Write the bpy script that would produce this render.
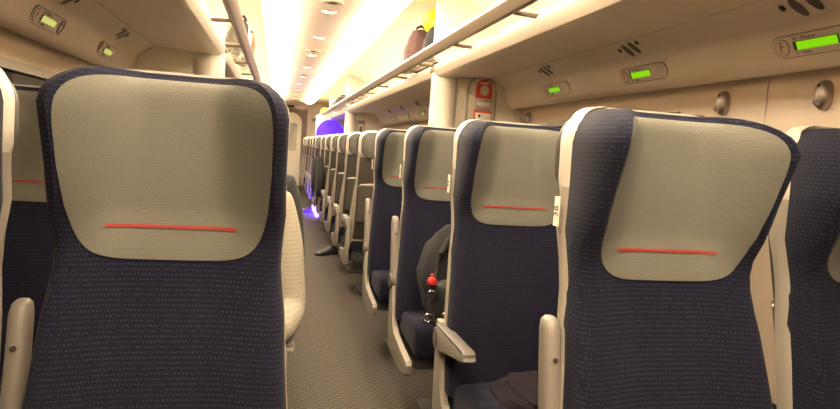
import bpy, bmesh, math, random
from mathutils import Vector, Matrix
random.seed(4)
for o in list(bpy.data.objects): bpy.data.objects.remove(o)
S = bpy.context.scene
C = S.collection

# ------------------------------------------------------------------ camera
H = 1.14                      # eye height above the carpet; world Y runs down the aisle
FPX, VPX, VPY, TILT = 630.0, 278.0, 140.0, 0.068
dy = Vector((VPX - 420, 204.5 - VPY, -FPX)).normalized()
hz = Vector((1, -TILT, 0)).normalized()
dz = hz.cross(dy).normalized()
if dz.y < 0: dz = -dz
dx = dy.cross(dz)
cd = bpy.data.cameras.new('camera'); cam = bpy.data.objects.new('camera', cd); C.objects.link(cam)
R = Matrix(((dx.x, dx.y, dx.z), (dy.x, dy.y, dy.z), (dz.x, dz.y, dz.z)))   # camera -> world
cam.matrix_world = Matrix.Translation((0, 0, H)) @ R.to_4x4()
cd.sensor_width = 36; cd.lens = FPX / 840 * 36; cd.clip_start = 0.02
S.camera = cam

# ------------------------------------------------------------------ light and exposure
w = bpy.data.worlds.new('world'); S.world = w; w.use_nodes = True
w.node_tree.nodes['Background'].inputs[0].default_value = (0.03, 0.035, 0.06, 1)
w.node_tree.nodes['Background'].inputs[1].default_value = 0.3
S.view_settings.view_transform = 'Standard'; S.view_settings.look = 'None'
S.view_settings.exposure = 0.2; S.view_settings.gamma = 1.0; S.view_settings.use_curve_mapping = False
COVE_POWER = 25
COVE_COL = (1.0, 0.84, 0.61)

# ------------------------------------------------------------------ materials
MATS = {}
def mat(name, col, rough=0.5, metal=0.0, emit=None, estr=0.0, spec=0.5):
    m = bpy.data.materials.new(name); m.use_nodes = True
    b = m.node_tree.nodes['Principled BSDF']
    b.inputs['Base Color'].default_value = (*col, 1); b.inputs['Roughness'].default_value = rough
    b.inputs['Metallic'].default_value = metal; b.inputs['Specular IOR Level'].default_value = spec
    if emit:
        b.inputs['Emission Color'].default_value = (*emit, 1); b.inputs['Emission Strength'].default_value = estr
    MATS[name] = m
    return m
class NT:
    def __init__(s, m): s.t = m.node_tree; s.b = s.t.nodes['Principled BSDF']
    def n(s, typ, **kw):
        x = s.t.nodes.new(typ)
        for k, v in kw.items(): setattr(x, k, v)
        return x
    def l(s, a, b): s.t.links.new(a, b)
    def math(s, op, a, b=None, c=None):
        x = s.n('ShaderNodeMath', operation=op)
        for i, v in enumerate((a, b, c)):
            if v is None: continue
            if isinstance(v, (int, float)): x.inputs[i].default_value = v
            else: s.l(v, x.inputs[i])
        return x.outputs[0]
    def mix(s, f, a, b):
        x = s.n('ShaderNodeMix', data_type='RGBA')
        if isinstance(f, (int, float)): x.inputs[0].default_value = f
        else: s.l(f, x.inputs[0])
        for i, v in ((6, a), (7, b)):
            if isinstance(v, tuple): x.inputs[i].default_value = (*v, 1)
            else: s.l(v, x.inputs[i])
        return x.outputs[2]
    def xyz(s):
        c = s.n('ShaderNodeTexCoord'); p = s.n('ShaderNodeSeparateXYZ'); s.l(c.outputs['Object'], p.inputs[0])
        return c.outputs['Object'], p.outputs
    def noise(s, vec, scale, detail=2.0):
        x = s.n('ShaderNodeTexNoise'); x.inputs['Scale'].default_value = scale; x.inputs['Detail'].default_value = detail
        s.l(vec, x.inputs['Vector']); return x.outputs['Fac']
    def bump(s, h, st=0.3, dist=0.002):
        x = s.n('ShaderNodeBump'); x.inputs['Strength'].default_value = st; x.inputs['Distance'].default_value = dist
        s.l(h, x.inputs['Height']); s.l(x.outputs[0], s.b.inputs['Normal'])
def plastic(name, col, rough=0.45, var=0.06, sc=9):
    m = mat(name, col, rough); t = NT(m); v, p = t.xyz()
    n = t.noise(v, sc, 4)
    t.l(t.mix(n, tuple(c * (1 - var) for c in col), tuple(min(1, c * (1 + var)) for c in col)), t.b.inputs['Base Color'])
    t.bump(t.noise(v, 400, 2), 0.06, 0.001)
    return m
plastic('cream', (0.78, 0.66, 0.53), 0.4)
plastic('cream_wall', (0.72, 0.585, 0.45), 0.5)
plastic('shell', (0.33, 0.288, 0.235), 0.38)
plastic('shell_cap', (0.60, 0.54, 0.45), 0.36)
plastic('backgrey', (0.062, 0.053, 0.041), 0.5)
plastic('tray', (0.11, 0.095, 0.075), 0.45)
plastic('arm', (0.22, 0.19, 0.157), 0.4)
plastic('armpad', (0.10, 0.088, 0.075), 0.5)
plastic('dark', (0.035, 0.033, 0.032), 0.6)
plastic('ceil', (0.80, 0.66, 0.57), 0.55)
plastic('rail', (0.36, 0.28, 0.20), 0.4)
plastic('bracket', (0.16, 0.12, 0.08), 0.5)
plastic('partition', (0.82, 0.75, 0.62), 0.45)
plastic('end_wall', (0.74, 0.66, 0.57), 0.5)
plastic('doorframe', (0.22, 0.14, 0.12), 0.5)
plastic('plate', (0.70, 0.595, 0.48), 0.4)
plastic('greyframe', (0.42, 0.37, 0.30), 0.4)
plastic('alarmred', (0.72, 0.10, 0.045), 0.45)
plastic('white', (0.85, 0.80, 0.68), 0.5)
mat('ink', (0.13, 0.09, 0.07), 0.6)
mat('fred', (0.55, 0.09, 0.05), 0.5)
mat('hole', (0.05, 0.035, 0.025), 0.7)
mat('vent', (0.13, 0.105, 0.085), 0.55)
mat('chrome', (0.75, 0.72, 0.68), 0.22, 1.0)
mat('hookmetal', (0.42, 0.38, 0.36), 0.33, 0.85)
mat('screen', (0.05, 0.12, 0.0), 0.4, 0, (0.26, 0.78, 0.0), 0.75)
mat('screenpale', (0.10, 0.12, 0.02), 0.4, 0, (0.62, 0.66, 0.16), 0.75)
mat('cove', (0.9, 0.85, 0.75), 0.5, 0, COVE_COL, COVE_POWER)
mat('lamp', (1, 0.95, 0.85), 0.4, 0, (1, 0.86, 0.62), 6)
mat('bluefloor', (0.1, 0.05, 0.8), 0.4, 0, (0.10, 0.03, 1.0), 90)
mat('bluepanel', (0.06, 0.02, 0.5), 0.3, 0, (0.07, 0.012, 0.95), 1.7)
mat('redfab', (0.62, 0.03, 0.015), 0.6)
mat('yellow', (0.80, 0.72, 0.02), 0.5)
mat('leather', (0.02, 0.018, 0.017), 0.6)
mat('skin', (0.55, 0.33, 0.23), 0.5)
mat('hair', (0.05, 0.03, 0.02), 0.6)
mat('eye', (0.03, 0.02, 0.02), 0.2)
mat('lips', (0.42, 0.16, 0.13), 0.5)
g = mat('glass', (0.93, 0.88, 0.75), 0.12); g.node_tree.nodes['Principled BSDF'].inputs['Alpha'].default_value = 0.35
g = mat('pane', (0.02, 0.022, 0.03), 0.06); 
def fabric(name, c0, c1, cdot, row, dash, rough=0.9, dotamt=0.5):
    m = mat(name, c0, rough, spec=0.15); t = NT(m); v, p = t.xyz()
    zr = t.math('FRACT', t.math('DIVIDE', p[2], row))
    ridx = t.math('FLOOR', t.math('DIVIDE', p[2], row))
    sh = t.math('MULTIPLY', t.math('MODULO', ridx, 2.0), 0.5)
    a = t.math('ADD', p[0], t.math('MULTIPLY', p[1], 0.6))
    xr = t.math('FRACT', t.math('ADD', t.math('DIVIDE', a, dash), sh))
    inz = t.math('LESS_THAN', t.math('ABSOLUTE', t.math('SUBTRACT', zr, 0.5)), 0.17)
    inx = t.math('LESS_THAN', t.math('ABSOLUTE', t.math('SUBTRACT', xr, 0.5)), 0.30)
    dot = t.math('MULTIPLY', inz, inx)
    n = t.noise(v, 260, 2); n2 = t.noise(v, 14, 3)
    dd = t.math('MULTIPLY', t.math('MULTIPLY', dot, t.math('GREATER_THAN', n, 0.44)), dotamt)
    base = t.mix(t.math('ADD', t.math('MULTIPLY', n, 0.7), t.math('MULTIPLY', n2, 0.3)), c0, c1)
    t.l(t.mix(dd, base, cdot), t.b.inputs['Base Color'])
    t.bump(t.math('ADD', t.math('MULTIPLY', dot, 0.6), n), 0.5, 0.0015)
    t.b.inputs['Sheen Weight'].default_value = 0.04
    return m
fabric('navy', (0.0038, 0.0038, 0.0105), (0.012, 0.0118, 0.0275), (0.06, 0.06, 0.08), 0.0085, 0.0065, dotamt=0.32)
fabric('pale', (0.122, 0.116, 0.094), (0.178, 0.168, 0.136), (0.098, 0.094, 0.08), 0.0056, 0.0070, dotamt=0.35)
fabric('knit', (0.25, 0.215, 0.16), (0.38, 0.34, 0.265), (0.18, 0.15, 0.11), 0.012, 0.011, dotamt=0.6)
fabric('darkcloth', (0.016, 0.015, 0.016), (0.04, 0.037, 0.038), (0.06, 0.055, 0.055), 0.006, 0.006)
fabric('plumcloth', (0.008, 0.006, 0.008), (0.018, 0.011, 0.016), (0.02, 0.012, 0.018), 0.006, 0.006)
fabric('browncloth', (0.05, 0.025, 0.025), (0.10, 0.055, 0.05), (0.12, 0.08, 0.07), 0.02, 0.03)
fabric('tancloth', (0.10, 0.065, 0.04), (0.18, 0.12, 0.075), (0.08, 0.05, 0.03), 0.02, 0.03)
def carpet():
    m = mat('carpet', (0.2, 0.17, 0.14), 0.95, spec=0.1); t = NT(m); v, p = t.xyz()
    a = t.math('ADD', p[1], t.math('MULTIPLY', p[0], 0.35))
    yr = t.math('FRACT', t.math('DIVIDE', a, 0.022))
    idx = t.math('MODULO', t.math('FLOOR', t.math('DIVIDE', a, 0.022)), 2.0)
    xr = t.math('FRACT', t.math('ADD', t.math('DIVIDE', p[0], 0.03), t.math('MULTIPLY', idx, 0.5)))
    tri = t.math('MULTIPLY', t.math('ABSOLUTE', t.math('SUBTRACT', yr, 0.5)), 2.0)
    gap = t.math('GREATER_THAN', xr, 0.25)
    n = t.noise(v, 150, 3); n2 = t.noise(v, 2.5, 4)
    h = t.math('MULTIPLY', t.math('SUBTRACT', 1.0, tri), t.math('ADD', 0.45, t.math('MULTIPLY', gap, 0.55)))
    f = t.math('ADD', t.math('MULTIPLY', h, 0.75), t.math('MULTIPLY', n, 0.35))
    col = t.mix(f, (0.009, 0.008, 0.007), (0.125, 0.104, 0.086))
    col = t.mix(t.math('MULTIPLY', n2, 0.35), col, (0.08, 0.067, 0.054))
    t.l(col, t.b.inputs['Base Color']); t.bump(f, 0.6, 0.004)
carpet()
def perforated():
    m = mat('perforated', (0.85, 0.76, 0.60), 0.5); t = NT(m); v, p = t.xyz()
    s = 0.022
    def fr(x): return t.math('SUBTRACT', t.math('FRACT', t.math('DIVIDE', x, s)), 0.5)
    a = fr(t.math('ADD', p[1], p[0])); b = fr(t.math('SUBTRACT', p[1], p[0]))
    r = t.math('ADD', t.math('MULTIPLY', a, a), t.math('MULTIPLY', b, b))
    t.l(t.mix(t.math('LESS_THAN', r, 0.07), (0.92, 0.86, 0.74), (0.78, 0.69, 0.55)), t.b.inputs['Base Color'])
perforated()

# ------------------------------------------------------------------ mesh helpers
def mesh_from(bm, name, m, smooth=False, doubles=0):
    if doubles: bmesh.ops.remove_doubles(bm, verts=bm.verts, dist=doubles)
    bmesh.ops.recalc_face_normals(bm, faces=bm.faces)
    me = bpy.data.meshes.new(name); bm.to_mesh(me); bm.free()
    if smooth:
        for p in me.polygons: p.use_smooth = True
        me.set_sharp_from_angle(angle=math.radians(smooth if smooth is not True else 40))
    if m: me.materials.append(MATS[m])
    return me
def add_box(bm, x0, x1, y0, y1, z0, z1):
    v = [bm.verts.new(p) for p in ((x0,y0,z0),(x1,y0,z0),(x1,y1,z0),(x0,y1,z0),(x0,y0,z1),(x1,y0,z1),(x1,y1,z1),(x0,y1,z1))]
    for f in ((0,1,2,3),(4,5,6,7),(0,1,5,4),(1,2,6,5),(2,3,7,6),(3,0,4,7)): bm.faces.new([v[i] for i in f])
def bev(bm, r, seg=2):
    bmesh.ops.bevel(bm, geom=list(bm.edges), offset=r, segments=seg, affect='EDGES', profile=0.5)
def box_mesh(name, m, x0, x1, y0, y1, z0, z1, r=0, seg=2):
    bm = bmesh.new(); add_box(bm, x0, x1, y0, y1, z0, z1)
    if r: bev(bm, r, seg)
    return mesh_from(bm, name, m, 45 if r else False)
def prism(name, m, pts, axis, a0, a1, r=0, smooth=30):
    """closed 2-D outline pts extruded along axis ('x','y','z') from a0 to a1"""
    bm = bmesh.new()
    def P(p, a): return {'x': (a, p[0], p[1]), 'y': (p[0], a, p[1]), 'z': (p[0], p[1], a)}[axis]
    A = [bm.verts.new(P(p, a0)) for p in pts]; B = [bm.verts.new(P(p, a1)) for p in pts]
    n = len(pts)
    fa = bm.faces.new(A); fb = bm.faces.new(B)
    for i in range(n): bm.faces.new((A[i], A[(i+1) % n], B[(i+1) % n], B[i]))
    if r:
        e = [x for x in bm.edges if any(f in (fa, fb) for f in x.link_faces)]
        bmesh.ops.bevel(bm, geom=e, offset=r, segments=2, affect='EDGES', profile=0.5)
    return mesh_from(bm, name, m, smooth)
def sheet(name, m, prof, y0, y1, th=0.006, ny=1):
    """open profile (list of (x,z)) swept along Y with a thickness"""
    n = len(prof); off = []
    for i in range(n):
        a = Vector(prof[max(i-1, 0)]); b = Vector(prof[min(i+1, n-1)]); d = (b - a).normalized()
        off.append((prof[i][0] - d.y * th, prof[i][1] + d.x * th))
    return prism(name, m, list(prof) + off[::-1], 'y', y0, y1)
def loft(rings, name, m, capA=True, capB=True, smooth=50, closed=True):
    bm = bmesh.new(); V = [[bm.verts.new(p) for p in r] for r in rings]; n = len(rings[0])
    for i in range(len(V) - 1):
        for j in range(n if closed else n - 1):
            bm.faces.new((V[i][j], V[i][(j+1) % n], V[i+1][(j+1) % n], V[i+1][j]))
    if capA: bm.faces.new(V[0])
    if capB: bm.faces.new(V[-1])
    return mesh_from(bm, name, m, smooth)
def tube(name, m, pts, rad, seg=10, cap=True):
    pts = [Vector(p) for p in pts]; rings = []
    for i, p in enumerate(pts):
        t = (pts[min(i+1, len(pts)-1)] - pts[max(i-1, 0)]).normalized()
        up = Vector((0, 0, 1)) if abs(t.z) < 0.9 else Vector((1, 0, 0))
        a = t.cross(up).normalized(); b = t.cross(a)
        r = rad[i] if isinstance(rad, (list, tuple)) else rad
        rings.append([p + a * r * math.cos(k / seg * 2 * math.pi) + b * r * math.sin(k / seg * 2 * math.pi) for k in range(seg)])
    return loft(rings, name, m, cap, cap)
def rrect(x0, x1, y0, y1, r, n=5):
    out = []
    for cx, cy, a0 in ((x1-r, y1-r, 0), (x0+r, y1-r, 90), (x0+r, y0+r, 180), (x1-r, y0+r, 270)):
        for k in range(n + 1):
            a = math.radians(a0 + 90 * k / n); out.append((cx + r * math.cos(a), cy + r * math.sin(a)))
    return out
def ellipse(cx, cy, a, b, n=20, rot=0):
    out = []
    for k in range(n):
        t = 2 * math.pi * k / n; x, y = a * math.cos(t), b * math.sin(t)
        out.append((cx + x * math.cos(rot) - y * math.sin(rot), cy + x * math.sin(rot) + y * math.cos(rot)))
    return out
def text_mesh(name, m, s, size, x, y, z, align='LEFT', rot=0):
    c = bpy.data.curves.new(name, 'FONT'); c.body = s; c.size = size; c.align_x = align; c.align_y = 'CENTER'; c.extrude = 0.0004
    o = bpy.data.objects.new(name, c); C.objects.link(o)
    dg = bpy.context.evaluated_depsgraph_get()
    me = bpy.data.meshes.new_from_object(o.evaluated_get(dg)); bpy.data.objects.remove(o); bpy.data.curves.remove(c)
    me.transform(Matrix.Translation((x, y, z)) @ Matrix.Rotation(rot, 4, 'Z')); me.name = name
    me.materials.clear(); me.materials.append(MATS[m]); return me
def obj(name, me, parent=None, label=None):
    o = bpy.data.objects.new(name, me); C.objects.link(o)
    if parent is not None: o.parent = parent
    if label: o['label'] = label
    return o
def empty(name, loc=(0, 0, 0), rz=0):
    e = bpy.data.objects.new(name, None); C.objects.link(e); e.location = loc; e.rotation_euler = (0, 0, rz)
    e.empty_display_size = 0.1; return e
def tag(o, label, cat, group=None):
    o['label'] = label; o['category'] = cat
    if group: o['group'] = group
    return o
def struct(o, label, cat):
    o['kind'] = 'structure'; o['label'] = label; o['category'] = cat; return o
def sst(a, b, x):
    t = max(0.0, min(1.0, (x - a) / (b - a))); return t * t * (3 - 2 * t)

# ------------------------------------------------------------------ the coach
CX = 0.31                       # centre line of the aisle
YB, YE = -1.35, 16.6             # ends of the saloon; near end set close to dim the seat fronts
P1, P2, P3 = 4.02, 9.43, 12.5   # draught screens
WD = 1.27                       # half width inside
bm = bmesh.new(); add_box(bm, CX - WD - .05, CX + WD + .05, YB, YE, -0.05, 0)
struct(obj('floor', mesh_from(bm, 'floor', 'carpet')), 'grey brown ribbed carpet running down the aisle', 'floor')

def SX(side, d): return CX + side * d     # side +1 right, -1 left
def sprof(side, pts): return [(SX(side, d), z) for d, z in pts]
def bx(bm, side, d0, d1, y0, y1, z0, z1):
    a, b = SX(side, d0), SX(side, d1); add_box(bm, min(a, b), max(a, b), y0, y1, z0, z1)

WINS = [(-0.45, 1.32), (2.28, 3.58), (4.6, 6.3), (7.1, 8.8), (9.8, 11.5), (12.7, 14.4)]
WZ0, WZ1 = 0.84, 1.365
for side, sn in ((1, 'right'), (-1, 'left')):
    bm = bmesh.new()
    bx(bm, side, WD, WD + .05, YB, YE, 0, WZ0)
    bx(bm, side, WD + .03, WD + .05, YB, YE, WZ1, 2.2)
    edges = [YB] + [e for wn in WINS for e in wn] + [YE]
    for i in range(0, len(edges), 2):
        bx(bm, side, WD + .03, WD + .05, edges[i], edges[i+1], WZ0, WZ1)
    wall = struct(obj('wall_' + sn, mesh_from(bm, 'wall', 'cream_wall')), 'cream side wall of the coach on the %s' % ('red alarm panel side' if side > 0 else 'knit sweater side'), 'wall')
    # lining panels with a joint in the middle of each pillar
    for i in range(0, len(edges), 2):
        a, b = edges[i], edges[i+1]
        mid = (a + b) / 2 if 0 < i < len(edges) - 2 else None
        if side > 0 and i == 2: mid = 1.82
        for y0, y1 in (((a, mid - .002), (mid + .002, b)) if mid else ((a, b),)):
            bm = bmesh.new(); bx(bm, side, WD, WD + .03, y0, y1, WZ0, 1.47)
            obj('wall_panel', mesh_from(bm, 'wall_panel', 'cream_wall'), wall)
    for a, b in WINS:
        bm = bmesh.new(); bx(bm, side, WD, WD + .03, a + .0, b, WZ1, 1.47); obj('wall_panel', mesh_from(bm, 'wall_panel', 'cream_wall'), wall)
for k, (side, (a, b)) in enumerate([(s, wn) for s in (1, -1) for wn in WINS]):
    pts_o = rrect(a, b, WZ0, WZ1, .06); pts_i = rrect(a + .04, b - .04, WZ0 + .035, WZ1 - .035, .05)
    x0, x1 = SX(side, WD - .006), SX(side, WD + .03)
    n = len(pts_o)
    rings = [[(x0, *p) for p in pts_o], [(x0, *p) for p in pts_i], [(x1, *p) for p in pts_i]]
    bm = bmesh.new(); V = [[bm.verts.new(p) for p in r] for r in rings + [[(x1, *p) for p in pts_o]]]
    for i in range(4):
        for j in range(n):
            bm.faces.new((V[i][j], V[i][(j+1) % n], V[(i+1) % 4][(j+1) % n], V[(i+1) % 4][j]))
    wf = struct(obj('window_%d' % (k + 1), mesh_from(bm, 'window', 'greyframe', 30)), 'rounded coach window with grey surround', 'window')
    obj('pane', prism('pane', 'pane', pts_i, 'x', min(x1, x1 - side * .006), max(x1, x1 - side * .006)), wf)

# soffit below the luggage rack: two mouldings that meet in a seam
SEG = [(YB, P1 - .02), (P1 + .02, P2 - .02), (P2 + .02, P3 - .02), (P3 + .02, YE)]
up_prof = [(1.18, 1.70), (.70, 1.700), (.665, 1.698), (.647, 1.688), (.640, 1.672), (.639, 1.655), (.645, 1.636), (.660, 1.619), (.685, 1.611), (.73, 1.612), (.80, 1.621), (.90, 1.630), (1.030, 1.634)]
lo_prof = [(1.036, 1.634), (1.050, 1.631), (1.118, 1.583), (1.127, 1.573), (1.133, 1.558), (1.138, 1.530), (1.156, 1.488), (1.168, 1.467), (1.184, 1.454), (1.202, 1.449), (1.218, 1.452), (1.228, 1.464), (1.27, 1.466)]
tn = 0
for side in (1, -1):
    for a, b in SEG:
        for pr, nm in ((up_prof, 'upper'), (lo_prof, 'lower')):
            tn += 1; pf = sprof(side, pr)
            if side < 0: pf = pf[::-1]
            struct(obj('trim_%d' % tn, sheet('soffit', 'cream', pf, a, b, .008)), 'smooth cream %s moulding under the luggage rack' % nm, 'trim')

# coves with the light diffusers, rack back panel
for side in (1, -1):
    tn += 1
    pf = sprof(side, [(.262, 2.064), (.275, 2.046), (.31, 2.030), (.36, 2.024), (.41, 2.030), (.445, 2.048), (.455, 2.066)])
    if side < 0: pf = pf[::-1]
    o = obj('cove_light', sheet('cove_light', 'cove', pf[::-1], YB, 15.0, .004))
    tag(o, 'long glowing warm white cove light above the %s luggage rack' % ('alarm panel side' if side > 0 else 'knit sweater side'), 'light')
    pf = sprof(side, [(.457, 2.066), (.49, 2.125), (.60, 2.16), (.75, 2.155), (.90, 2.09), (1.04, 1.98), (1.13, 1.85), (1.17, 1.705)])
    if side < 0: pf = pf[::-1]
    struct(obj('trim_%d' % tn, sheet('cove_panel', 'perforated', pf[::-1], YB, YE, .006)), 'perforated cream cove panel behind the luggage rack', 'trim')
# ceiling with panels
bm = bmesh.new(); add_box(bm, CX - 1.3, CX + 1.3, YB, YE, 2.20, 2.24)
ceil = struct(obj('ceiling', mesh_from(bm, 'ceiling', 'ceil')), 'flat pinkish ceiling panels over the aisle', 'ceiling')
y = YB; pm = None
L = 2.45
pm = box_mesh('ceiling_panel', 'ceil', -.255, .255, .003, L - .003, 2.066, 2.195, .004, 1)
while y < YE - .1:
    o = obj('ceiling_panel', pm, ceil); o.location = (CX, y, 0); y += L
# downlights
ring = []
for r, z in ((.050, 2.066), (.047, 2.058), (.036, 2.058), (.034, 2.066)):
    ring.append([(r * math.cos(k / 20 * 2 * math.pi), r * math.sin(k / 20 * 2 * math.pi), z) for k in range(20)])
ring_me = loft(ring, 'ring', 'chrome', False, False)
lens_me = prism('lens', 'lamp', ellipse(0, 0, .034, .034, 16), 'z', 2.060, 2.066)
core_me = prism('core', 'vent', ellipse(0, 0, .016, .016, 12), 'z', 2.054, 2.060)
ys = [0.6, 2.3, 3.45, 4.6, 5.75, 6.95, 8.1, 9.3, 10.5, 11.7, 12.9, 14.1]
for i, yy in enumerate(ys):
    t = empty('ceiling_downlight' if yy > 4 else 'ceiling_downlight_offscreen', (CX, yy, 0)); tag(t, 'small round lit downlight with chrome ring in the aisle ceiling', 'light', 'downlights along the aisle ceiling')
    obj('ring', ring_me, t); obj('lens', lens_me, t)
sp_ring = loft([[(p[0] * 1.5, p[1] * 1.5, p[2]) for p in r] for r in ring], 'ring', 'plate', False, False)
sp_core = prism('grille', 'vent', ellipse(0, 0, .03, .03, 14), 'z', 2.055, 2.066)
sp_disc = prism('disc', 'plate', ellipse(0, 0, .052, .052, 16), 'z', 2.062, 2.066)
for yy in (4.28, 6.6, 9.0, 11.4):
    t = empty('ceiling_speaker', (CX, yy, 0)); tag(t, 'round ceiling speaker with dark centre between downlights', 'speaker', 'speakers along the aisle ceiling')
    obj('ring', sp_ring, t); obj('disc', sp_disc, t); obj('grille', sp_core, t)

# luggage racks: rail, brackets, glass panes
PITCH = 0.845
def rack(side):
    t = empty('luggage_rack', (CX, 0, 0))
    tag(t, 'overhead luggage rack with tan rail and glass floor %s' % ('on the red alarm panel side' if side > 0 else 'on the knit sweater side'), 'luggage rack')
    pr = [(.56, 1.690), (.552, 1.686), (.535, 1.690), (.512, 1.712), (.506, 1.724), (.512, 1.733), (.53, 1.735), (.556, 1.716)]
    obj('rail', prism('rail', 'rail', [(side * d, z) for d, z in pr], 'y', YB, YE), t)
    lip = [(.508, 1.730), (.513, 1.740), (.53, 1.744), (.536, 1.737)]
    obj('rail_lip', prism('rail_lip', 'shell_cap', [(side * d, z) for d, z in lip], 'y', YB, YE), t)
    bmx = prism('bracket', 'bracket', [(.55 * side, 1.682), (.55 * side, 1.698), (.655 * side, 1.694), (.655 * side, 1.676)], 'y', -.008, .008, .002)
    n = 0; yy = 2.35 - PITCH * 6
    ylist = []
    while yy < YE: ylist.append(yy); yy += PITCH
    for yy in ylist:
        o = obj('bracket', bmx, t); o.location.y = yy
    gm = box_mesh('glass_pane', 'glass', *( (.548, .645) if side > 0 else (-.645, -.548)), .016, PITCH - .016, 1.699, 1.704)
    for yy in ylist:
        o = obj('glass_pane', gm, t); o.location.y = yy
rack(1); rack(-1)

# draught screens: half round column at the aisle end and a panel to the wall
def screen(side, Y, label, wide=False):
    t = empty('draught_screen', (CX, Y, 0)); tag(t, label, 'partition')
    # panel outline (d,z): runs up behind the rack as well
    d0 = .70
    pts = [(side * d, z) for d, z in ((d0, 0), (WD - .002, 0), (WD - .002, 1.72), (1.16, 1.72), (1.12, 1.85), (1.03, 1.98), (.90, 2.08), (.75, 2.147), (.64, 2.153), (.64, 1.74), (d0, 1.70))]
    if wide:   # plain wide panel, no column
        pts = pts[:0] + [(side * d, z) for d, z in ((.392, 0), (WD - .002, 0), (WD - .002, 1.72), (1.16, 1.72), (1.12, 1.85), (1.03, 1.98), (.90, 2.08), (.75, 2.147), (.64, 2.153), (.64, 1.76), (.60, 1.684), (.43, 1.684), (.402, 1.672), (.392, 1.64))]
        obj('panel', prism('panel', 'partition', pts, 'y', -.018, .018, .003), t); return t
    obj('panel', prism('panel', 'partition', pts, 'y', -.018, .018, .003), t)
    col = [(.64 + .085 + .085 * math.cos(a), .085 * math.sin(a)) for a in [k / 24 * 2 * math.pi for k in range(24)]]
    obj('column', loft([[(side * x, y, z) for x, y in col] for z in (0, .4, 1.0, 1.5, 1.645)], 'column', 'partition'), t)
    obj('column_top', prism('column_top', 'rail', [(side * (.63 + .095 + .1 * math.cos(a)), .1 * math.sin(a)) for a in [k / 20 * 2 * math.pi for k in range(20)]], 'z', 1.642, 1.668, .004), t)
    return t
screen(1, P1, 'pale draught screen with rounded column and red alarm panel')
screen(-1, P1, 'pale draught screen with rounded column on the knit sweater side')
screen(1, P2, 'pale draught screen far down the aisle, before the blue glow')
screen(-1, P2, 'pale draught screen towards the gangway door, knit sweater side')
sc3 = screen(1, P3, 'draught screen with glowing blue arched panel near coach end', True)

def arch(cx, z0, z1, r, n=14):
    out = [(cx - r, z0)]
    for k in range(n + 1):
        a = math.pi - math.pi * k / n; out.append((cx + r * math.cos(a), z1 - r + r * math.sin(a)))
    out.append((cx + r, z0)); return out
# alarm panel on the first screen
def alarm(X, Y, label):
    t = empty('alarm_panel', (X, Y, 0)); t.scale.x = .86; tag(t, label, 'alarm panel')
    obj('surround', prism('surround', 'greyframe', arch(0, 1.20, 1.655, .120), 'y', -.02, 0, .006), t)
    obj('plate', prism('plate', 'plate', arch(0, 1.21, 1.638, .103), 'y', -.026, -.02, .002), t)
    s = obj('red_sign', prism('red_sign', 'alarmred', arch(.012, 1.50, 1.622, .066), 'y', -.029, -.026), t)
    obj('disc', prism('disc', 'plate', ellipse(.014, 1.552, .034, .034), 'y', -.031, -.029), s)
    obj('caption', prism('caption', 'white', rrect(-.02, .045, 1.592, 1.604, .003), 'y', -.0305, -.029), s)
    b = obj('handle_box', box_mesh('handle_box', 'greyframe', -.055, .075, -.045, -.026, 1.425, 1.492, .006), t)
    obj('flap', box_mesh('flap', 'plate', -.045, .065, -.050, -.045, 1.45, 1.475, .002), b)
    r = obj('red_box', box_mesh('red_box', 'alarmred', -.06, .08, -.042, -.026, 1.36, 1.420, .005), t)
    obj('cover', box_mesh('cover', 'white', -.052, .072, -.047, -.042, 1.36, 1.405, .003), r)
    obj('keyhole', prism('keyhole', 'hole', ellipse(-.02, 1.385, .01, .01, 10), 'y', -.049, -.047), r)
    obj('screw', prism('screw', 'chrome', ellipse(-.098, 1.53, .007, .007, 10), 'y', -.03, -.026), t)
    return t
alarm(1.285, P1 - .019, 'arched grey alarm panel with red sign beside the column')
t = empty('notice_frame', (1.19, P2 - .019, 0)); tag(t, 'small framed notice on the far draught screen', 'notice')
obj('frame', box_mesh('frame', 'greyframe', -.06, .06, -.016, 0, 1.28, 1.52, .005), t)
obj('card', box_mesh('card', 'plate', -.045, .045, -.02, -.016, 1.295, 1.45), t)
obj('pictogram', prism('pictogram', 'ink', rrect(-.02, .02, 1.31, 1.42, .008), 'y', -.022, -.02), t)
obj('header', box_mesh('header', 'ink', -.045, .045, -.02, -.016, 1.47, 1.50), t)

# end of the coach
bm = bmesh.new()
add_box(bm, CX - 1.3, CX - .36, YE, YE + .05, 0, 2.2); add_box(bm, CX + .36, CX + 1.3, YE, YE + .05, 0, 2.2); add_box(bm, CX - .36, CX + .36, YE, YE + .05, 1.93, 2.2)
struct(obj('wall_end', mesh_from(bm, 'wall_end', 'end_wall')), 'pale end wall of the coach around the gangway door', 'wall')
bm = bmesh.new(); add_box(bm, CX - 1.3, CX + 1.3, YB - .05, YB, 0, 2.2)  # unseen wall, placed close so less cove light reaches the seat fronts
struct(obj('wall_back', mesh_from(bm, 'wall_back', 'cream_wall')), 'unseen cream end wall opposite the gangway door, set close to cut light', 'wall')
d = struct(obj('door_1', prism('door', 'partition', rrect(CX - .36, CX + .36, 0, 1.93, .02), 'y', YE + .02, YE + .05)), 'pale gangway door at the end of the aisle', 'door')
of = [(CX - .40, 0), (CX - .40, 1.97), (CX + .40, 1.97), (CX + .40, 0), (CX + .27, 0)]
n = 16
inner = [(CX + .27 * math.cos(math.pi * k / n), 1.60 + .27 * math.sin(math.pi * k / n)) for k in range(n + 1)]
obj('door_frame', prism('door_frame', 'doorframe', of + inner + [(CX - .27, 0)], 'y', YE - .03, YE - .001), d)
obj('door_window', prism('door_window', 'glass', rrect(CX - .16, CX + .16, .9, 1.6, .06), 'y', YE + .008, YE + .02), d)
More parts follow.
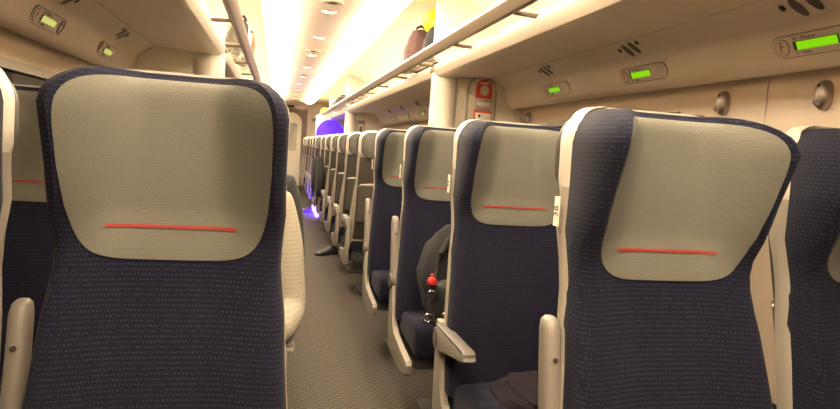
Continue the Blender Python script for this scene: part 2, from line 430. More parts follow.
t = tag(obj('exit_sign', box_mesh('exit_sign', 'dark', CX - .33, CX + .05, YE - .06, YE - .031, 1.985, 2.045, .004)), 'dark sign strip over the gangway door', 'sign')

# blue lights at the far end
t = obj('illuminated_sign', prism('illuminated_sign', 'bluepanel', arch(.985, .80, 1.60, .27), 'y', P3 - .035, P3 - .0175)); tag(t, 'glowing blue arched panel on the far screen', 'lit panel')
t = tag(obj('blue_floor_light', box_mesh('blue_floor_light', 'bluefloor', .625, .655, 9.75, 10.95, 0, .075, .004)), 'blue light on the carpet between the far seats', 'light')

# reservation displays, vents and hooks
def face_matrix(side, y, d=1.1455, z=1.5155):
    nrm = Vector((-side * .898, 0, -.440)); upv = Vector((-side * .440, 0, .898))
    xa = Vector((0, -side, 0))
    M = Matrix.Identity(4)
    for i in range(3): M[i][0], M[i][1], M[i][2] = xa[i], upv[i], nrm[i]
    M.translation = Vector((SX(side, d), y, z)); return M
PL = {}
def pm_(name, fn):
    if name not in PL: PL[name] = fn()
    return PL[name]
def display(side, y, label, near=True, pale=False, disc=False, group=None, numbers=('20', '11')):
    t = empty('seat_display' if side > 0 or y > 2 else 'seat_display_offscreen'); t.matrix_world = face_matrix(side, y); tag(t, label, 'display', group)
    obj('rim', pm_('rim', lambda: prism('rim', 'ink', rrect(-.17, .17, -.034, .034, .030), 'z', 0, .0025)), t)
    obj('plate', pm_('dplate', lambda: prism('plate', 'plate', rrect(-.1675, .1675, -.0315, .0315, .028), 'z', .0025, .004)), t)
    c = obj('letter_disc', pm_('ldisc', lambda: prism('letter_disc', 'ink', ellipse(-.133, 0, .026, .026, 24), 'z', .004, .005)), t)
    obj('disc_face', pm_('lface', lambda: prism('disc_face', 'plate', ellipse(-.133, 0, .024, .024, 24), 'z', .005, .0058)), c)
    obj('letter', pm_('F', lambda: text_mesh('letter', 'fred', 'F', .042, -.133, .0015, .0062, 'CENTER')), c)
    b = obj('bezel', pm_('bezel', lambda: prism('bezel', 'hole', rrect(-.092, .062, -.0130, .0130, .002), 'z', .004, .005)), t)
    obj('led_screen', pm_('led%d' % pale, lambda: prism('led_screen', 'screenpale' if pale else 'screen', rrect(-.080, .058, -.0130, .0112, .001), 'z', .005, .0055)), b)
    if near:
        obj('window_caption', text_mesh('window_caption', 'ink', numbers[0] + ' - Window', .0150, -.092, .0215, .0042), t)
        obj('aisle_caption', text_mesh('aisle_caption', 'ink', numbers[1] + ' - Aisle', .0150, -.092, -.0215, .0042), t)
    if disc:
        k = obj('pictogram_disc', pm_('pdisc', lambda: prism('pictogram_disc', 'vent', ellipse(.118, 0, .029, .029, 24), 'z', .004, .005)), t)
        def fig():
            bm = bmesh.new()
            for pts in (ellipse(.118, .017, .006, .006, 10), [(.108, .008), (.128, .008), (.131, -.008), (.124, -.008), (.124, -.022), (.112, -.022), (.112, -.008), (.105, -.008)]):
                bm.faces.new([bm.verts.new((p[0], p[1], .0056)) for p in pts])
            r = bmesh.ops.extrude_face_region(bm, geom=list(bm.faces)); 
            for v in r['geom']:
                if isinstance(v, bmesh.types.BMVert): v.co.z -= .0006
            return mesh_from(bm, 'figure', 'plate')
        obj('figure', pm_('fig', fig), k)
Rd = [1.52, 2.395, 3.235]
display(1, 1.50, 'large green lit seat reservation display reading window and aisle', True)
display(1, 2.38, 'green lit seat display by the coat hook pillar', True)
display(1, 3.22, 'green lit seat display next to the red alarm panel', True)
display(-1, 2.60, 'larger pale lit seat display with dark pictogram disc, knit sweater side', True, True, True)
display(-1, 3.42, 'pale lit seat display close to the draught screen, knit sweater side', True, True)
for yy in (1.75, .9, .05): display(-1, yy, 'pale lit seat display ahead of the knit sweater passenger', False, True, True, 'displays ahead of the knit sweater')
for k in range(5):
    display(1, 4.75 + PITCH * k, 'small seat display beyond the first draught screen', False, True, True, 'displays beyond the first screen')
def soffit_M(side, y, d, z):
    # frame on the soffit underside: x along the coach, y across it
    sl = Vector((side * .817, 0, -.577)); nrm = Vector((-side * .577, 0, -.817)); xa = sl.cross(nrm)
    M = Matrix.Identity(4)
    for i in range(3): M[i][0], M[i][1], M[i][2] = xa[i], sl[i], nrm[i]
    M.translation = Vector((SX(side, d), y, z)); return M
slot_me = prism('slot', 'vent', ellipse(0, 0, .017, .036, 20), 'z', -.001, .0025)
rim_me = prism('slot_rim', 'cream', ellipse(0, 0, .0195, .039, 20), 'z', -.001, .0015)
dot_me = prism('dot', 'hole', ellipse(0, 0, .009, .011, 12), 'z', -.001, .0025)
def vents(side, y, label, group):
    t = empty('reading_light'); t.matrix_world = soffit_M(side, y, 1.082, 1.6085); tag(t, label, 'light', group)
    for x, me, nm, yy in ((-.078, dot_me, 'dot', -.006), (-.028, slot_me, 'slot', .004), (.028, slot_me, 'slot', -.004), (.070, dot_me, 'dot', -.024)):
        o = obj(nm, me, t); o.location = (x * side * -1, yy, 0)
        if nm == 'slot':
            o.rotation_euler.z = side * .25
            r = obj('slot_rim', rim_me, o)
for yy, l in ((1.50, 'dark oval reading lights above the large green display'), (2.38, 'dark oval reading lights above the display by the hook pillar'), (3.22, 'dark oval reading lights above the display next to the alarm')):
    vents(1, yy, l, 'reading lights in the soffit')
for yy in (.9, 1.75, 2.6): vents(-1, yy, 'dark oval reading lights over seats ahead of the knit sweater', 'reading lights on the sweater side')
vents(-1, 3.42, 'dark oval reading lights close to the draught screen, knit sweater side', 'reading lights on the sweater side')
for k in range(5): vents(1, 4.75 + PITCH * k, 'dark oval reading lights beyond the first screen', 'reading lights beyond the screen')
def hook(side, y, label):
    t = empty('coat_hook', (SX(side, WD), y, 0)); tag(t, label, 'hook')
    s = -side
    rings = []
    for f, sc in ((0, 1), (.45, .98), (.75, .86), (.93, .62), (1, .25)):
        rings.append([(s * .032 * f, p[0] * sc, 1.382 + p[1] * sc) for p in ellipse(0, 0, .026, .046, 20)])
    b = obj('hook_body', loft(rings, 'hook_body', 'hookmetal'), t)
    obj('hole', prism('hole', 'hole', ellipse(0, 1.407, .006, .008, 10), 'x', min(s * .024, s * .0305), max(s * .024, s * .0305)), t)
    obj('prong', tube('prong', 'hookmetal', [(s * .02, 0, 1.36), (s * .034, 0, 1.353), (s * .040, 0, 1.356), (s * .042, 0, 1.366)], [.006, .006, .005, .004], 8), t)
hook(1, 2.02, 'grey oval coat hook above the large pale headrest')
hook(1, 1.585, 'grey oval coat hook by the wall joint over the window seat')
hook(1, 3.86, 'grey oval coat hook below the red alarm panel side')
hook(-1, 2.02, 'grey oval coat hook on the knit sweater side wall')

# ------------------------------------------------------------------ the seat
ZT = 1.246
def yref(z):
    if z < 1.0: return -0.165 + (z - .42) / .58 * .155
    return -0.010 + (z - 1.0) / .24 * .012
def halfw(z):
    # lower back, waist under the headrest, wide headrest, rounded top
    a = .224 - .024 * sst(.45, .88, z) - .008 * (sst(.82, .90, z) - sst(.93, 1.02, z)) - .007 * sst(.94, 1.08, z)
    r = .075
    if z > ZT - r:
        q = (z - (ZT - r)) / r; a -= r * (1 - math.sqrt(max(0, 1 - q * q)))
    return a
def ramp(u, u0=.40, k=.10):
    # smooth fold: flat centre, then a straight wing
    if u < u0 - k: return 0.0
    if u < u0 + k: return (u - u0 + k) ** 2 / (4 * k) / (1 - u0)
    return (u - u0) / (1 - u0)
def front(x, z):
    u = min(1.0, abs(x) / .192)
    head = sst(.90, 1.02, z) * .055 + .118 * max(0, min(1, (z - .95) / .23))
    y = yref(z) - .060 - .024 * sst(.30, 1.02, u) * (1 - sst(.90, 1.0, z)) - head * ramp(u, .46 - .10 * sst(.95, 1.2, z)) - .014 * math.sin(max(0, min(1, (z - .42) / .45)) * math.pi)
    y += .030 * max(0, (z - 1.20) / .05) ** 2
    return y
def back_cushion():
    zs = [.40, .44, .50, .58, .66, .74, .82, .86, .90, .93, .96, 1.0, 1.04, 1.08, 1.12, 1.15, 1.175, 1.195, 1.21, 1.222, 1.232, 1.238, 1.243, 1.246]
    rings = []
    for z in zs:
        hw = halfw(z); yb = yref(z) + .004; r = .020
        pts = []
        N = 25
        for k in range(N):
            x = -1 + 2 * k / (N - 1); x = x * (hw - r); pts.append((x, front(x, z), z))
        yf = front(hw - r, z)
        side = [(hw - .008, yf + .006), (hw - .001, yf + .022), (hw + .001, min(yf + .05, yb - .012)), (hw, yb - .006), (hw - .01, yb)]
        pts += [(a, b, z) for a, b in side]
        pts += [(-a, b, z) for a, b in side[::-1]]
        rings.append(pts)
    return loft(rings, 'backrest', 'navy', smooth=60)
def head_panel():
    # rounded panel that follows the cushion, narrower at the bottom
    z0, z1 = .914, 1.234
    N, K = 64, 14
    def outline(t):
        a = 2 * math.pi * t; c, s = math.cos(a), math.sin(a); e = 2 / 5.0
        x = math.copysign(abs(c) ** e, c); q = math.copysign(abs(s) ** e, s)
        z = (z0 + z1) / 2 + q * (z1 - z0) / 2
        wz = .169 - .010 * (1 - sst(.91, 1.08, z))
        return x * wz, z
    bm = bmesh.new(); zc = 1.075
    cv = bm.verts.new((0, front(0, zc) - .004, zc)); prev = None
    for k in range(1, K + 2):
        f = min(1.0, k / K); ring = []
        for j in range(N):
            x, z = outline(j / N); x *= f; z = zc + (z - zc) * f
            lift = .0045 if k < K else (.003 if k == K else -.004)
            if k == K: x *= .994
            ring.append(bm.verts.new((x, front(x, z) - lift, z)))
        for j in range(N):
            if prev is None: bm.faces.new((cv, ring[j], ring[(j+1) % N]))
            else: bm.faces.new((prev[j], prev[(j+1) % N], ring[(j+1) % N], ring[j]))
        prev = ring
    return mesh_from(bm, 'headrest_panel', 'pale', 60)
def strip_mesh():
    bm = bmesh.new(); A = []
    for k in range(13):
        x = -.110 + .22 * k / 12
        A.append([bm.verts.new((x, front(x, z) - o, z)) for z, o in ((.969, .004), (.9695, .0068), (.9745, .0068), (.975, .004))])
    for a, b in zip(A, A[1:]):
        for i in range(3): bm.faces.new((a[i], a[i+1], b[i+1], b[i]))
    return mesh_from(bm, 'red_line', 'redline', 60)
mat('redline', (0.26, 0.022, 0.014), 0.7)
def shell_mesh():
    rings = []
    for z in (.36, .40, .5, .6, .7, .8, .88, .94, 1.0, 1.06, 1.10, 1.12):
        hw = halfw(z) - .003; y = yref(z); b = y + .034
        rings.append([(-hw + .004, y - .030, z), (-hw - .004, y - .024, z), (-hw - .006, y, z), (-hw, b - .01, z), (-hw + .02, b, z),
                      (hw - .02, b, z), (hw, b - .01, z), (hw + .006, y, z), (hw + .004, y - .024, z), (hw - .004, y - .030, z), (hw - .012, y + .006, z), (-hw + .012, y + .006, z)])
    return loft(rings, 'shell', 'shell', smooth=50)
def cap_mesh():
    rings = []
    zt = ZT + .007
    for z in (1.058, 1.066, 1.10, 1.13, 1.16, 1.18, 1.20, 1.22, 1.232, 1.240, 1.246, 1.250, zt):
        r = .075; hw = .197
        if z > zt - r:
            q = (z - (zt - r)) / r; hw -= r * (1 - math.sqrt(max(0, 1 - q * q)))
        if z < 1.07: hw -= .006 * (1.07 - z) / .012
        y = yref(min(z, 1.24)); f = y - .030 + .028 * sst(1.2, zt, z); b = y + .058 - .018 * sst(1.22, zt, z) - .014 * (1 - sst(1.058, 1.08, z))
        inn = y + .006
        rings.append([(-hw + .010, f, z), (-hw + .002, f + .006, z), (-hw, f + .03, z), (-hw + .012, b - .012, z), (-hw + .045, b, z), (0, b + .004, z),
                      (hw - .045, b, z), (hw - .012, b - .012, z), (hw, f + .03, z), (hw - .002, f + .006, z), (hw - .010, f, z), (hw - .018, inn, z), (0, inn, z), (-hw + .018, inn, z)])
    return loft(rings, 'shell_cap', 'shell_cap', smooth=50)
def backpanel_mesh():
    rings = []
    for z in (.44, .455, .6, .75, .9, 1.0, 1.04, 1.056, 1.060):
        y = yref(z) + .034; hw = .186; e = .0 if .45 < z < 1.058 else -.004
        rings.append([(-hw, y - .003, z), (-hw + .004, y + .006 + e, z), (hw - .004, y + .006 + e, z), (hw, y - .003, z)])
    return loft(rings, 'back_panel', 'backgrey', smooth=30)
def tray_mesh():
    rings = []
    for z in (.575, .58, .60, .70, .83, .85, .855):
        y = yref(z) + .040; hw = .172 - (.008 if z in (.575, .855) else 0); t_ = .022 if .578 < z < .852 else .014
        rings.append([(-hw, y - .001, z), (-hw + .004, y + t_, z), (hw - .004, y + t_, z), (hw, y - .001, z)])
    return loft(rings, 'tray', 'tray', smooth=30)
def cushion_mesh():
    rings = []
    for y, zt, zb, hw in ((-.12, .415, .345, .190), (-.15, .425, .345, .204), (-.30, .438, .335, .208), (-.42, .448, .325, .208), (-.49, .455, .318, .206), (-.52, .446, .318, .202), (-.535, .43, .325, .197), (-.54, .405, .345, .188)):
        r = .028; pts = []
        for px, pz in rrect(-hw, hw, zb, zt, r, 4):
            pts.append((px, y, pz + (.010 * (abs(px) / hw) ** 3 if pz > (zb + zt) / 2 else 0)))
        rings.append(pts)
    return loft(rings, 'seat_cushion', 'navy', smooth=60)
def side_mesh():
    pts = [(-.085, .60), (-.128, .60), (-.150, .50), (-.165, .42), (-.195, .365), (-.245, .335), (-.40, .318), (-.52, .312), (-.532, .295), (-.525, .262), (-.49, .243), (-.40, .236), (-.18, .236), (-.125, .255), (-.10, .30), (-.092, .42)]
    return prism('side_frame', 'shell', pts, 'x', -.012, .012, .004)
def under_mesh():
    return prism('underframe', 'dark', [(-.13, .27), (-.13, .345), (-.50, .335), (-.50, .27), (-.40, .25)], 'x', -.188, .188)
def leg_mesh():
    bm = bmesh.new()
    rings = [[(px, py - .30, z) for px, py in rrect(-a, a, -b, b, .01, 2)] for a, b, z in ((.10, .13, 0), (.10, .13, .012), (.04, .05, .02), (.04, .05, .28))]
    bm.free(); return loft(rings, 'leg', 'dark', smooth=30)
def arm_meshes():
    # raised: a bar that stands along the backrest
    ctr = [((-.118, .545)), (-.105, .62), (-.085, .72), (-.066, .800)]
    rings = []
    prof = [(.0, .545, .018, .024), (.2, .60, .018, .025), (.7, .74, .0178, .0245), (.90, .808, .0175, .024), (.96, .824, .015, .020), (1.0, .831, .009, .012)]
    for t_, z, a, b in prof:
        y = -.118 + t_ * .056
        rings.append([(px, y + py, z) for px, py in rrect(-a, a, -b, b, min(a, b) * .85, 3)])
    up = loft(rings, 'armrest', 'arm', smooth=50)
    # lowered: a wedge that points forward
    pts = [(-.085, .545), (-.095, .575), (-.12, .585), (-.40, .588), (-.418, .582), (-.422, .572), (-.40, .562), (-.26, .545), (-.17, .515), (-.12, .51)]
    dn = prism('armrest', 'arm', pts, 'x', -.020, .020, .006)
    pad = prism('arm_pad', 'armpad', [(-.11, .586), (-.112, .592), (-.40, .5955), (-.416, .590), (-.418, .584), (-.40, .5885)], 'x', -.0185, .0185, .002)
    piv = prism('pivot', 'tray', ellipse(-.118, .545, .030, .036, 18), 'x', -.021, .021, .006)
    scr = prism('screw', 'hole', ellipse(0, 0, .0052, .0052, 10), 'y', -.001, .002)
    return up, dn, pad, piv, scr
M = dict(back=back_cushion(), panel=head_panel(), strip=strip_mesh(), shell=shell_mesh(), cap=cap_mesh(), bp=backpanel_mesh(), tray=tray_mesh(),
         cush=cushion_mesh(), side=side_mesh(), under=under_mesh(), leg=leg_mesh())
M['up'], M['dn'], M['pad'], M['piv'], M['scr'] = arm_meshes()
M['latch'] = box_mesh('latch', 'shell_cap', -.03, .03, .0, .012, -.012, .012, .004)
M['trayedge'] = prism('tray_lip', 'shell_cap', [(-.178, .842), (-.165, .860), (-.1, .868), (.1, .868), (.165, .860), (.178, .842), (.165, .850), (.1, .857), (-.1, .857), (-.165, .850)], 'y', -.07 + .04 - .006, -.07 + .04 + .032, .003)
M['ubp'] = prism('upper_back_panel', 'backgrey', rrect(-.183, .183, 1.062, 1.238, .06, 6), 'y', .048, .070, .003)
M['pivcap'] = prism('pivot_cap', 'shell_cap', ellipse(0, 0, .02, .02, 12), 'x', -.004, .004)
M['label'] = box_mesh('number_label', 'white', -.001, .001, -.011, .011, -.030, .030)
def seat(X, Y, label, group=None, away=False, aisle=1, arm='up', armx=None, number=None, window=False):
    """aisle: +1 when the aisle lies towards +X"""
    window = X in (RW, LW)
    t = empty('train_seat', (X, Y, 0), math.pi if away else 0)
    tag(t, label, 'seat', group)
    sx = aisle * (-1 if away else 1)          # local side of the aisle
    obj('backrest', M['back'], t)
    p = obj('headrest_panel', M['panel'], t, 'pale headrest panel'); obj('red_line', M['strip'], p)
    s = obj('shell', M['shell'], t); obj('shell_cap', M['cap'], t)
    obj('back_panel', M['bp'], t); obj('upper_back_panel', M['ubp'], t); tr = obj('tray', M['tray'], t); obj('tray_lip', M['trayedge'], tr)
    o = obj('latch', M['latch'], tr); o.location = (0, .045, .885)
    obj('seat_cushion', M['cush'], t); obj('underframe', M['under'], t); obj('leg', M['leg'], t)
    o = obj('side_frame', M['side'], t); o.location.x = (1 if not window else -1) * sx * .224
    if arm:
        ax = sx * (.240 if window else .226)
        a = obj('armrest', M['up' if arm == 'up' else 'dn'], t); a.location.x = ax
        v = obj('pivot', M['piv'], a)
        if arm == 'up':
            o = obj('screw', M['scr'], a); o.location = (0, -.118 + .7 * .056 - .0252, .755)
        else: obj('arm_pad', M['pad'], a)
    if number:
        o = obj('number_label', M['label'], t, 'small white seat number label'); o.location = (sx * (halfw(1.035) + .0135), yref(1.03) - .006, 1.035)
        nm = pm_('num' + number, lambda: text_mesh('number', 'ink', number, .024, 0, 0, 0, 'CENTER'))
        k = obj('number', nm, o)
        k.matrix_local = Matrix.Translation((sx * .0013, 0, 0)) @ Matrix.Rotation(sx * math.pi / 2, 4, 'Z') @ Matrix.Rotation(math.pi / 2, 4, 'X') @ Matrix.Rotation(math.pi / 2, 4, 'Z')
    return t
RX, RW = 0.764, 1.285        # right aisle and window seat centres
LX, LW = -0.176, -0.664
RROW = [1.19, 2.02, 2.87, 3.76]
seat(RX, RROW[0], 'large navy aisle seat with winged pale headrest, next to window seat', number='38', aisle=-1)
seat(RW, RROW[0], 'navy window seat beside the large winged aisle seat, under the coat hook', aisle=-1, arm=None)
seat(RX, RROW[1], 'navy aisle seat with its armrest lowered and dark jacket on it', number='36', aisle=-1, arm='dn')
seat(RX, RROW[2], 'navy aisle seat holding the black backpack', number='34', aisle=-1)
seat(RX, RROW[3], 'navy aisle seat standing just before the red alarm panel screen', number='32', aisle=-1)
for k in (1, 2, 3): seat(RW, RROW[k], 'navy window seat hidden beside the aisle seats before the screen', 'window seats before the screen', aisle=-1)
LROW = [1.275, 2.12, 2.965, 3.76]
seat(LX, LROW[0], 'navy seat with wide square pale headrest directly before the knit sweater', aisle=1, arm=None)
seat(LW, LROW[0], 'navy window seat with cream edge and raised armrest beside the square headrest', aisle=1)
seat(LX, LROW[1], 'navy aisle seat holding the person in cream knit sweater', aisle=1, arm='dn')
seat(LW, LROW[1], 'navy window seat with pale headrest beside the knit sweater passenger', aisle=1)
seat(LX, LROW[2], 'navy aisle seat holding the person in dark jacket', aisle=1, arm='dn')
for k in (2, 3): seat(LW, LROW[k], 'navy window seat further back behind the knit sweater row', 'window seats behind the sweater row', aisle=1)
seat(LX, LROW[3], 'navy empty aisle seat backing onto the screen behind the dark jacket', aisle=1)
ordn = ['first', 'second', 'third', 'fourth', 'fifth', 'sixth']
AW = [4.55, 5.39, 6.23, 7.07, 7.91, 8.75]
for k, yy in enumerate(AW):
    seat(RX, yy, 'grey backed aisle seat turned away, %s beyond the red alarm screen' % ordn[k], 'turned away aisle seats', True, -1, 'dn' if k in (0, 1, 2, 3) else 'up')
    seat(RW, yy, 'grey backed window seat turned away, %s beyond the red alarm screen' % ordn[k], 'turned away window seats', True, -1)
    seat(LX, yy, 'grey backed aisle seat turned away, %s on the knit sweater side' % ordn[k], 'turned away aisle seats, sweater side', True, 1)
    seat(LW, yy, 'grey backed window seat turned away, %s on the knit sweater side' % ordn[k], 'turned away window seats, sweater side', True, 1)
for k, yy in enumerate([10.05, 10.89, 11.73, 13.1, 13.94, 14.8]):
    seat(RX, yy, 'distant aisle seat turned away, %s from the far draught screen near blue glow' % ordn[k], 'seats near the blue glow', True, -1, 'dn')
    seat(LX, yy, 'distant aisle seat turned away, %s from the far screen opposite blue glow' % ordn[k], 'seats opposite the blue glow', True, 1)
# the seats the viewpoint sits in, facing down the coach
seat(LX, -.62, 'navy seat facing the seat with square pale headrest', 'seats facing the square headrest', True, 1)
seat(LW, -.62, 'navy seat facing the seat with square pale headrest', 'seats facing the square headrest', True, 1)
seat(RX, -.70, 'navy seat facing the large winged seat', 'seats facing the winged seat', True, -1)
seat(RW, -.70, 'navy seat facing the large winged seat', 'seats facing the winged seat', True, -1)

# ------------------------------------------------------------------ people
def skin(name, joints, edges, mname, root, sub=2, smooth=True):
    me = bpy.data.meshes.new(name); names = list(joints)
    me.from_pydata([joints[k][0] for k in names], [(names.index(a), names.index(b)) for a, b in edges], [])
    o = bpy.data.objects.new(name, me); C.objects.link(o)
    md = o.modifiers.new('skin', 'SKIN'); md.use_smooth_shade = True
    for i, k in enumerate(names):
        r = joints[k][1]; sv = me.skin_vertices[0].data[i]; sv.radius = r if isinstance(r, tuple) else (r, r); sv.use_root = (k == root)
    sb = o.modifiers.new('sub', 'SUBSURF'); sb.levels = sub; sb.render_levels = sub
    dg = bpy.context.evaluated_depsgraph_get(); nm = bpy.data.meshes.new_from_object(o.evaluated_get(dg))
    bpy.data.objects.remove(o); nm.materials.clear(); nm.materials.append(MATS[mname])
    for p in nm.polygons: p.use_smooth = True
    return nm
def chain(*k): return list(zip(k, k[1:]))
def sphere_mesh(name, m, c, r, seg=18):
    bm = bmesh.new(); bmesh.ops.create_uvsphere(bm, u_segments=seg, v_segments=seg // 2 + 2, radius=1)
    for v in bm.verts: v.co = Vector((c[0] + v.co.x * r[0], c[1] + v.co.y * r[1], c[2] + v.co.z * r[2]))
    return mesh_from(bm, name, m, True)
def person(X, Y, label, top, legs, hairm='hair'):
    """seated, facing -Y; origin on the carpet under the seat's shell edge"""
    t = empty('person', (X, Y, 0)); tag(t, label, 'person')
    J = {'pel': ((0, -.305, .535), (.13, .11)), 'spine': ((0, -.278, .69), (.12, .10)), 'chest': ((0, -.232, .86), (.14, .10)), 'nb': ((0, -.20, .985), (.06, .06)), 'neck': ((0, -.21, 1.03), .05)}
    J['hd1'] = ((0, -.235, 1.09), (.062, .078)); J['hd2'] = ((0, -.235, 1.165), (.074, .092)); J['hd3'] = ((0, -.225, 1.215), (.066, .082))
    E = chain('pel', 'spine', 'chest', 'nb', 'neck', 'hd1', 'hd2', 'hd3')
    for s, q in ((1, 'r'), (-1, 'l')):
        if s > 0:   # aisle arm: elbow out on the armrest
            J[q+'sh'] = ((.180, -.235, .935), .058); J[q+'el'] = ((.215, -.30, .645), .043); J[q+'wr'] = ((.17, -.50, .625), .030)
        else:
            J[q+'sh'] = ((-.165, -.225, .935), .058); J[q+'el'] = ((-.20, -.30, .68), .043); J[q+'wr'] = ((-.06, -.49, .60), .030)
        w_ = Vector(J[q+'wr'][0]); d_ = (w_ - Vector(J[q+'el'][0])).normalized(); sd = Vector((d_.y, -d_.x, 0)).normalized() * s
        pal = w_ + d_ * .06; J[q+'pa'] = (tuple(pal), (.034, .018))
        E += chain('chest', q+'sh', q+'el', q+'wr', q+'pa')
        for i, (o_, ln) in enumerate(((-.027, .062), (-.009, .075), (.009, .072), (.026, .055))):
            a = pal + sd * o_ + d_ * .035; b = a + d_ * ln * .5 + Vector((0, 0, -.008)); c = b + d_ * ln * .4 + Vector((0, 0, -.022))
            for nm, p_, r_ in (('a', a, .0095), ('b', b, .009), ('c', c, .008)): J['%sf%d%s' % (q, i, nm)] = (tuple(p_), r_)
            E += chain(q+'pa', '%sf%da' % (q, i), '%sf%db' % (q, i), '%sf%dc' % (q, i))
        a = w_ + d_ * .03 - sd * .034; b = a + d_ * .035 - sd * .016
        J[q+'ta'] = (tuple(a), .011); J[q+'tb'] = (tuple(b), .009); E += chain(q+'wr', q+'ta', q+'tb')
        J[q+'hp'] = ((s * .09, -.33, .53), .085); J[q+'kn'] = ((s * .12, -.66, .52), .062); J[q+'an'] = ((s * .12, -.64, .10), .042); J[q+'to'] = ((s * .13, -.80, .04), (.04, .03))
        E += chain('pel', q+'hp', q+'kn', q+'an', q+'to')
    obj('body', skin('body', J, E, 'skin', 'pel'), t)
    # face
    obj('nose', tube('nose', 'skin', [(0, -.318, 1.165), (0, -.338, 1.135), (0, -.318, 1.128)], [.008, .014, .010], 8), t)
    for s in (1, -1):
        obj('eye', sphere_mesh('eye', 'eye', (s * .029, -.312, 1.158), (.011, .008, .007), 10), t)
        obj('ear', sphere_mesh('ear', 'skin', (s * .076, -.228, 1.145), (.010, .018, .03), 10), t)
    obj('mouth', sphere_mesh('mouth', 'lips', (0, -.312, 1.098), (.022, .008, .006), 10), t)
    hr = sphere_mesh('hair', hairm, (0, -.212, 1.185), (.086, .098, .095), 20)
    for v in hr.vertices:
        if v.co.y < -.27 and v.co.z < 1.21: v.co.y = -.262
    obj('hair', hr, t)
    g = {k: (J[k][0], tuple(x + .016 for x in (J[k][1] if isinstance(J[k][1], tuple) else (J[k][1],) * 2))) for k in ('pel', 'spine', 'chest', 'rsh', 'rel', 'lsh', 'lel')}
    g['col'] = ((0, -.20, .99), (.072, .07))
    for q in 'rl':
        m1 = Vector(J[q+'el'][0]).lerp(Vector(J[q+'wr'][0]), .85); g[q+'cu'] = (tuple(m1), (.046, .046))
        m2 = Vector(J[q+'sh'][0]).lerp(Vector(J[q+'el'][0]), .55); g[q+'ua'] = (tuple(m2), (.064, .066))
        g[q+'el'] = (J[q+'el'][0], (.06, .062))
    ge = chain('pel', 'spine', 'chest', 'col')
    for q in 'rl': ge += chain('chest', q+'sh', q+'ua', q+'el', q+'cu')
    obj('sweater', skin('sweater', g, ge, top, 'pel'), t)
    g = {'pel': ((0, -.305, .535), (.14, .125))}; ge = []
    for q in 'rl':
        for k, r in (('hp', .100), ('kn', .078), ('an', .062)): g[q+k] = (J[q+k][0], r)
        ge += chain('pel', q+'hp', q+'kn', q+'an')
    obj('trousers', skin('trousers', g, ge, legs, 'pel'), t)
    for s in (1, -1):
        obj('shoe', shoe_me(s), t).location = (s * .125, -.64, 0)
    return t
def shoe_me(s=1):
    rings = []
    for y, w_, h in ((.06, .028, .05), (.045, .036, .085), (0, .040, .095), (-.05, .044, .075), (-.12, .048, .052), (-.18, .044, .042), (-.21, .028, .028)):
        rings.append([(px, y, pz) for px, pz in rrect(-w_, w_, 0, h, min(w_, h / 2) * .8, 3)])
    return loft(rings, 'shoe', 'leather', smooth=60)
person(LX + .008, LROW[1], 'seated person in cream knit sweater with elbow out over the aisle', 'knit', 'darkcloth')
person(LX + .040, LROW[2], 'seated person in dark jacket leaning out behind the knit sweater', 'darkcloth', 'darkcloth')

# ------------------------------------------------------------------ loose things
def blob(name, m, c, size, seed, amp=.12, flat=True, pinch=None):
    """soft bag or cloth: lumpy rounded body resting on its flat bottom; c = centre of the bottom"""
    rnd = random.Random(seed); ph = [rnd.uniform(0, 6.3) for _ in range(8)]
    bm = bmesh.new(); bmesh.ops.create_uvsphere(bm, u_segments=32, v_segments=20, radius=1)
    for v in bm.verts:
        x, y, z = v.co
        k = 1 + amp * (math.sin(3 * x + ph[0]) * math.sin(4 * z + ph[1]) + .5 * math.sin(7 * y + ph[2]) * math.sin(6 * x + ph[3]) + .35 * math.sin(11 * z + 9 * x + ph[4]))
        sq = lambda q: math.copysign(abs(q) ** .7, q)
        x, y, z = sq(x) * k, sq(y) * k, sq(z) * k
        if pinch: f = 1 - pinch * max(0, z); x *= f; y *= f
        z = max(z, -.92) + .92
        v.co = (c[0] + x * size[0] / 2, c[1] + y * size[1] / 2, c[2] + z * size[2] / 1.92)
    return mesh_from(bm, name, m, True)
# backpack on the third aisle seat
bx0, by0 = .735, RROW[2] - .335
t = empty('backpack', (bx0, by0, .445)); tag(t, 'black backpack with buckles and red tassel on the seat', 'backpack')
obj('pack_body', blob('pack_body', 'darkcloth', (0, .03, 0), (.25, .19, .37), 3, .07, pinch=.30), t)
obj('front_pocket', blob('front_pocket', 'leather', (-.01, -.085, 0), (.19, .10, .17), 5, .08), t)
obj('strap', tube('strap', 'darkcloth', [(-.02, -.03, .34), (-.07, -.09, .28), (-.10, -.13, .18), (-.12, -.15, .08), (-.10, -.17, .02), (-.05, -.18, .015)], .012, 8), t)
obj('strap', tube('strap', 'leather', [(.03, -.06, .33), (-.01, -.13, .24), (-.03, -.16, .14), (-.06, -.17, .05), (-.01, -.18, .02)], .010, 8), t)
for k, (x, yy, z) in enumerate(((-.115, -.15, .125), (-.125, -.165, .035), (-.06, -.185, .045), (-.02, -.18, .09))):
    rg = tube('buckle', 'chrome', [(x + .016 * math.cos(a), yy - .008 * math.sin(a), z + .019 * math.sin(a)) for a in [i / 10 * 6.2832 for i in range(11)]], .0035, 6)
    obj('buckle', rg, t, 'shiny metal buckle')
tas = empty('red_tassel', (bx0 - .112, by0 - .14, .445 + .165)); tas.scale = (.7, .7, .8); tag(tas, 'small red tassel hanging on the black backpack', 'tassel')
obj('knot', sphere_mesh('knot', 'redfab', (0, 0, .045), (.010, .010, .010), 10), tas)
obj('tassel_skirt', loft([[(r * math.cos(k / 12 * 6.283) * (1 + .2 * (k % 2)), r * math.sin(k / 12 * 6.283), z) for k in range(12)] for r, z in ((.005, .04), (.02, .03), (.026, .012), (.022, 0))], 'tassel_skirt', 'redfab'), tas)
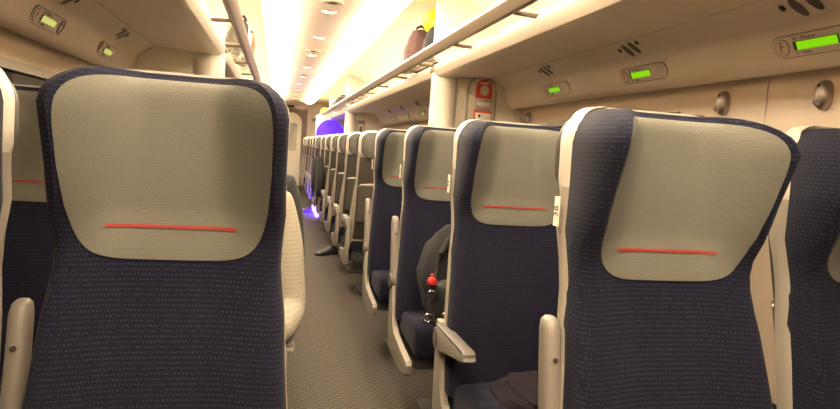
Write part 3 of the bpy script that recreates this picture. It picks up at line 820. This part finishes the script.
obj('ring', tube('ring', 'chrome', [(.0 + .014 * math.cos(a), 0, -.016 + .018 * math.sin(a)) for a in [i / 10 * 6.2832 for i in range(11)]], .003, 6), tas)
# dark jacket on the second aisle seat
o = obj('folded_jacket', blob('folded_jacket', 'plumcloth', (0, 0, 0), (.30, .26, .055), 8, .10)); o.location = (RX + .03, RROW[1] - .40, .444)
tag(o, 'dark plum folded jacket on the seat with lowered armrest', 'jacket')
# luggage on the racks
RZ = 1.706
def bag(name, m, X, Y, size, seed, label, cat='bag', amp=.10, pinch=.2, z=RZ):
    t = empty(name, (X, Y, z)); tag(t, label, cat)
    obj('bag_body', blob('bag_body', m, (0, 0, 0), size, seed, amp, pinch=pinch), t)
    a, b, h = size
    obj('handle', tube('handle', m, [(-a * .18, 0, h * .92), (-a * .14, 0, h * 1.06), (0, 0, h * 1.12), (a * .14, 0, h * 1.06), (a * .18, 0, h * .92)], .010, 8), t)
    return t
t = bag('holdall', 'browncloth', .985, 4.62, (.22, .30, .30), 11, 'maroon brown holdall on the rack beyond the alarm screen')
obj('side_pocket', blob('side_pocket', 'browncloth', (-.06, .13, .0), (.10, .14, .10), 4, .1), t)
obj('trim_patch', blob('trim_patch', 'redfab', (-.075, .08, .012), (.05, .10, .05), 6, .1), t)
bag('small_bag', 'darkcloth', 1.03, 4.27, (.20, .20, .26), 12, 'dark small bag beside the maroon holdall on rack')
o = obj('safety_vest', blob('safety_vest', 'yellow', (0, 0, 0), (.22, .30, .13), 13, .16)); o.location = (1.06, 4.34, RZ + .27); tag(o, 'bright yellow high visibility vest on the rack bags', 'vest')
bag('rucksack', 'tancloth', -.340, 5.35, (.15, .26, .25), 21, 'brown rucksack on the rack on the knit sweater side', amp=.16, z=RZ + .022).rotation_euler.y = .34
bag('shopping_bag', 'white', -.340, 4.98, (.13, .26, .24), 22, 'pale shopping bag beside the brown rucksack on rack', amp=.16, z=RZ + .018).rotation_euler.y = .30
bag('sports_bag', 'darkcloth', -.340, 4.66, (.13, .20, .24), 23, 'grey sports bag on the rack by the draught screen', amp=.16, z=RZ + .015).rotation_euler.y = .26
bag('suitcase_bag', 'browncloth', 1.07, 9.0, (.30, .42, .17), 24, 'brown bag on the rack by the far screen')
bag('backpack_bag', 'darkcloth', 1.00, 10.3, (.28, .40, .20), 25, 'dark backpack on the rack beyond the far screen')
bag('duffel_bag', 'tancloth', 1.035, 11.3, (.28, .5, .22), 26, 'tan duffel bag on the rack near the blue glow')
bag('yellow_bag', 'yellow', 1.03, 14.6, (.26, .5, .22), 27, 'yellow bag on the rack at the coach end')
# coats and shoes along the aisle
o = obj('hanging_coat', blob('hanging_coat', 'darkcloth', (0, 0, 0), (.10, .26, .52), 31, .10, pinch=.25)); o.location = (.532, 8.00, .47)
tag(o, 'black coat hanging over an aisle armrest of a turned away seat', 'coat')
o = obj('rucksack', blob('rucksack', 'darkcloth', (0, 0, 0), (.12, .30, .44), 33, .10, pinch=.25)); o.location = (.530, 8.84, .50)
tag(o, 'black rucksack hung on a distant aisle seat', 'rucksack')
for X, Y, l in ((.545, 10.4, 'black shoe resting in the blue glow on the aisle'), (.60, 6.50, 'black shoe poking out under the third turned away seat')):
    t = empty('shoe', (X, Y, 0), -.9); tag(t, l, 'shoe')
    obj('upper', shoe_me(), t)
    obj('sole', prism('sole', 'dark', [(-.045, -.12), (-.04, -.19), (0, -.214), (.04, -.19), (.045, -.12), (.04, 0), (.03, .06), (0, .068), (-.03, .06), (-.04, 0)], 'z', 0, .012), t)
